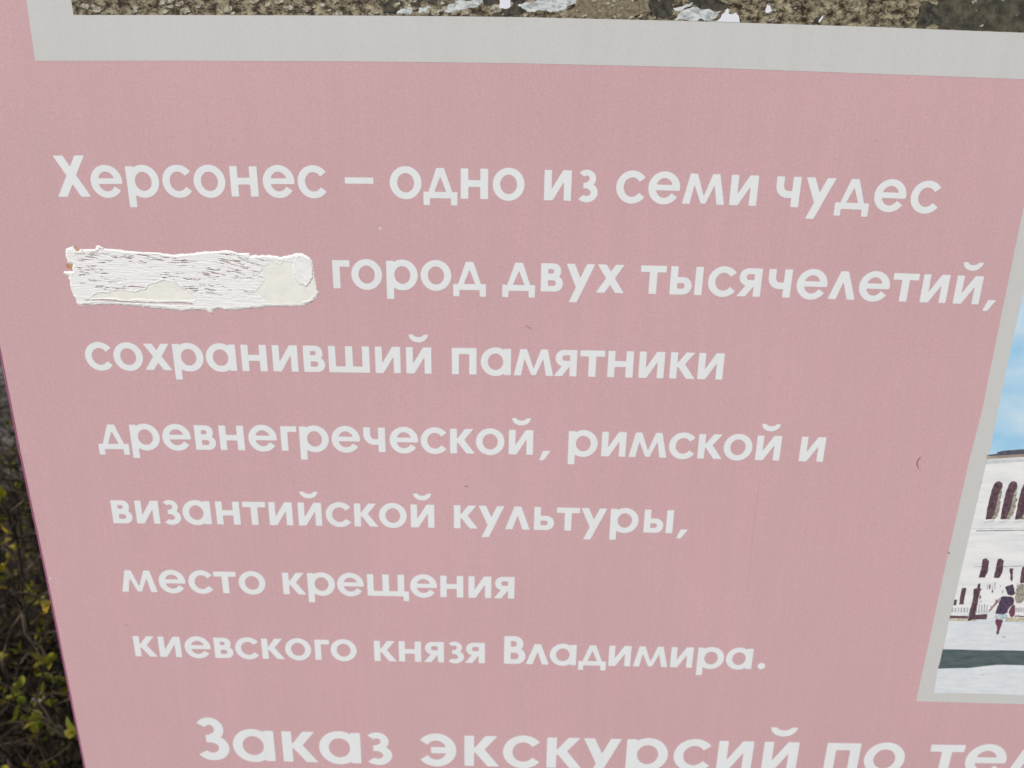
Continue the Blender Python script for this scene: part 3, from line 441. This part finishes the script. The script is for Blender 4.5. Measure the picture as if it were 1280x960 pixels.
def leafmat(name, a, b, c):
    m = mat(name, a, .5, .35, scale=22, col2=b, lo=.35, hi=.65, detail=3)
    bs = m.node_tree.nodes['Principled BSDF']; bs.inputs['Subsurface Weight'].default_value = 0
    tr = m.node_tree.nodes.new('ShaderNodeBsdfTranslucent'); tr.inputs[0].default_value = (*c, 1); mx = m.node_tree.nodes.new('ShaderNodeMixShader'); mx.inputs[0].default_value = .3
    l = m.node_tree.links; l.new(bs.outputs[0], mx.inputs[1]); l.new(tr.outputs[0], mx.inputs[2]); l.new(mx.outputs[0], m.node_tree.nodes['Material Output'].inputs[0])
    return m
LEAF1 = leafmat('young_yellow_green_leaf', (.16, .20, .014), (.38, .25, .025), (.36, .34, .02))
LEAF2 = leafmat('fresh_green_leaf', (.12, .18, .018), (.32, .23, .03), (.30, .33, .03))
def rv(s=1): return Vector((random.gauss(0, s), random.gauss(0, s), random.gauss(0, s)))
def shrub(name, label, loc, h, spread, stems, twigs, lm, leafp, L, blossom=0):
    root = empty(name, label, 'shrub', loc, None); V, Fc, LV, LF, BV, BF = [], [], [], [], [], []
    def cluster(p, d):
        for _ in range(random.randint(2, 4)):
            dd = (d + rv(.6)).normalized(); leaf(LV, LF, p, dd, (Vector((0, 0, 1)) + rv(.5)).normalized(), L * random.uniform(.5, 1.15), L * random.uniform(.35, .6))
        if blossom and random.random() < blossom:
            for _ in range(3):
                c = p + rv(.006) + Vector((0, -.004, .006)); o = len(BV)
                for q in range(5):
                    a = q * math.tau / 5; BV.extend([c, c + Vector((math.cos(a) * .004, math.sin(a) * .0015 - .001, math.sin(a) * .004)), c + Vector((math.cos(a + .9) * .004, math.sin(a + .9) * .0015 - .001, math.sin(a + .9) * .004))]); BF.append((o + q * 3, o + q * 3 + 1, o + q * 3 + 2))
    for s in range(stems):
        p = Vector((random.gauss(0, .3) * spread, random.gauss(0, .3) * spread, 0)); d = (Vector((p.x / spread * .7, p.y / spread * .7, 1)) + rv(.22)).normalized()
        n = 9; hh = h * random.uniform(.6, 1.05); pts = [p.copy()]
        for i in range(n):
            d = (d + rv(.13) + Vector((0, 0, -.01 * i))).normalized(); p = p + d * hh / n; pts.append(p.copy())
        tube(V, Fc, pts, random.uniform(.004, .008), .0015, 5)
        for t in range(twigs):
            i = random.randint(1, n - 1); q = pts[i].copy(); e = (d * .4 + rv(.7) + Vector((0, 0, .25))).normalized(); tp_ = [q.copy()]; m_ = random.randint(3, 6)
            for k in range(m_):
                e = (e + rv(.25)).normalized(); q = q + e * random.uniform(.02, .05); q.z = max(q.z, .01); tp_.append(q.copy())
                if random.random() < leafp * (.35 + .65 * q.z / h): cluster(q, e)
            tube(V, Fc, tp_, .0024, .0008, 3)
            if random.random() < leafp * 1.3 * (.4 + .6 * q.z / h): cluster(q, e)
        if random.random() < .7: cluster(pts[-1], d)
    mesh_obj('stems', V, Fc, bark, root); mesh_obj('foliage', LV, LF, lm, root)
    if BV: mesh_obj('blossom', BV, BF, mat('white_blossom', (.62, .58, .56), .7), root)
    return root
shrub('budding_shrub', 'tall dark twiggy shrub with sparse yellow-green leaf buds, just past the pink board\'s left edge', (-1.30, 1.05, 0), 1.06, 1.05, 150, 30, LEAF1, .055, .032)
shrub('leafy_shrub', 'low shrub with pointed green leaves and tiny pale blossoms, lower left of the board', (-.88, .52, 0), .60, .62, 70, 22, LEAF2, .075, .036, .10)
# weathered stones past the shrubs
STONE = mat('weathered_limestone', (.040, .038, .034), .95, .1, scale=7, stretch=(1, 1, 2.6), col2=(.20, .19, .17), lo=.36, hi=.70, bump=1.0, bscale=22, detail=9)
def stone(label, x, y, sx, sy, sz, rot, seed):
    r = random.Random(seed); bm = bmesh.new(); bmesh.ops.create_icosphere(bm, subdivisions=4, radius=1)
    ph = [Vector((r.uniform(-3, 3), r.uniform(-3, 3), r.uniform(-3, 3))) for _ in range(6)]
    for q in bm.verts:
        c = q.co; k = max(abs(c.x), abs(c.y), abs(c.z)) ** .55; c2 = c / k
        dsp = sum(math.sin(c.dot(p) * (1.5 + i) + i) / (2.2 + i) for i, p in enumerate(ph)) * .11 + .05 * math.sin(c.z * 11 + c.x * 2)
        q.co = Vector((c2.x * sx, c2.y * sy, c2.z * sz)) * (1 + dsp)
    me = bpy.data.meshes.new('weathered_stone'); bm.to_mesh(me); bm.free(); me.materials.append(STONE); me.polygons.foreach_set('use_smooth', [True] * len(me.polygons))
    o = bpy.data.objects.new('weathered_stone', me); COL.objects.link(o); o.location = (x, y, sz * .7); o.rotation_euler = (0, 0, rot)
    o['label'] = label; o['category'] = 'stone'; o['group'] = 'weathered stones behind the shrubs'
stone('grey weathered stone peeking out above the shrub twigs at the board\'s left edge', -2.35, 2.75, .55, .35, .34, .2, 3)
stone('taller dark grey stone behind the other stone, highest at the board\'s left edge', -3.35, 4.1, .85, .4, .52, -.15, 5)
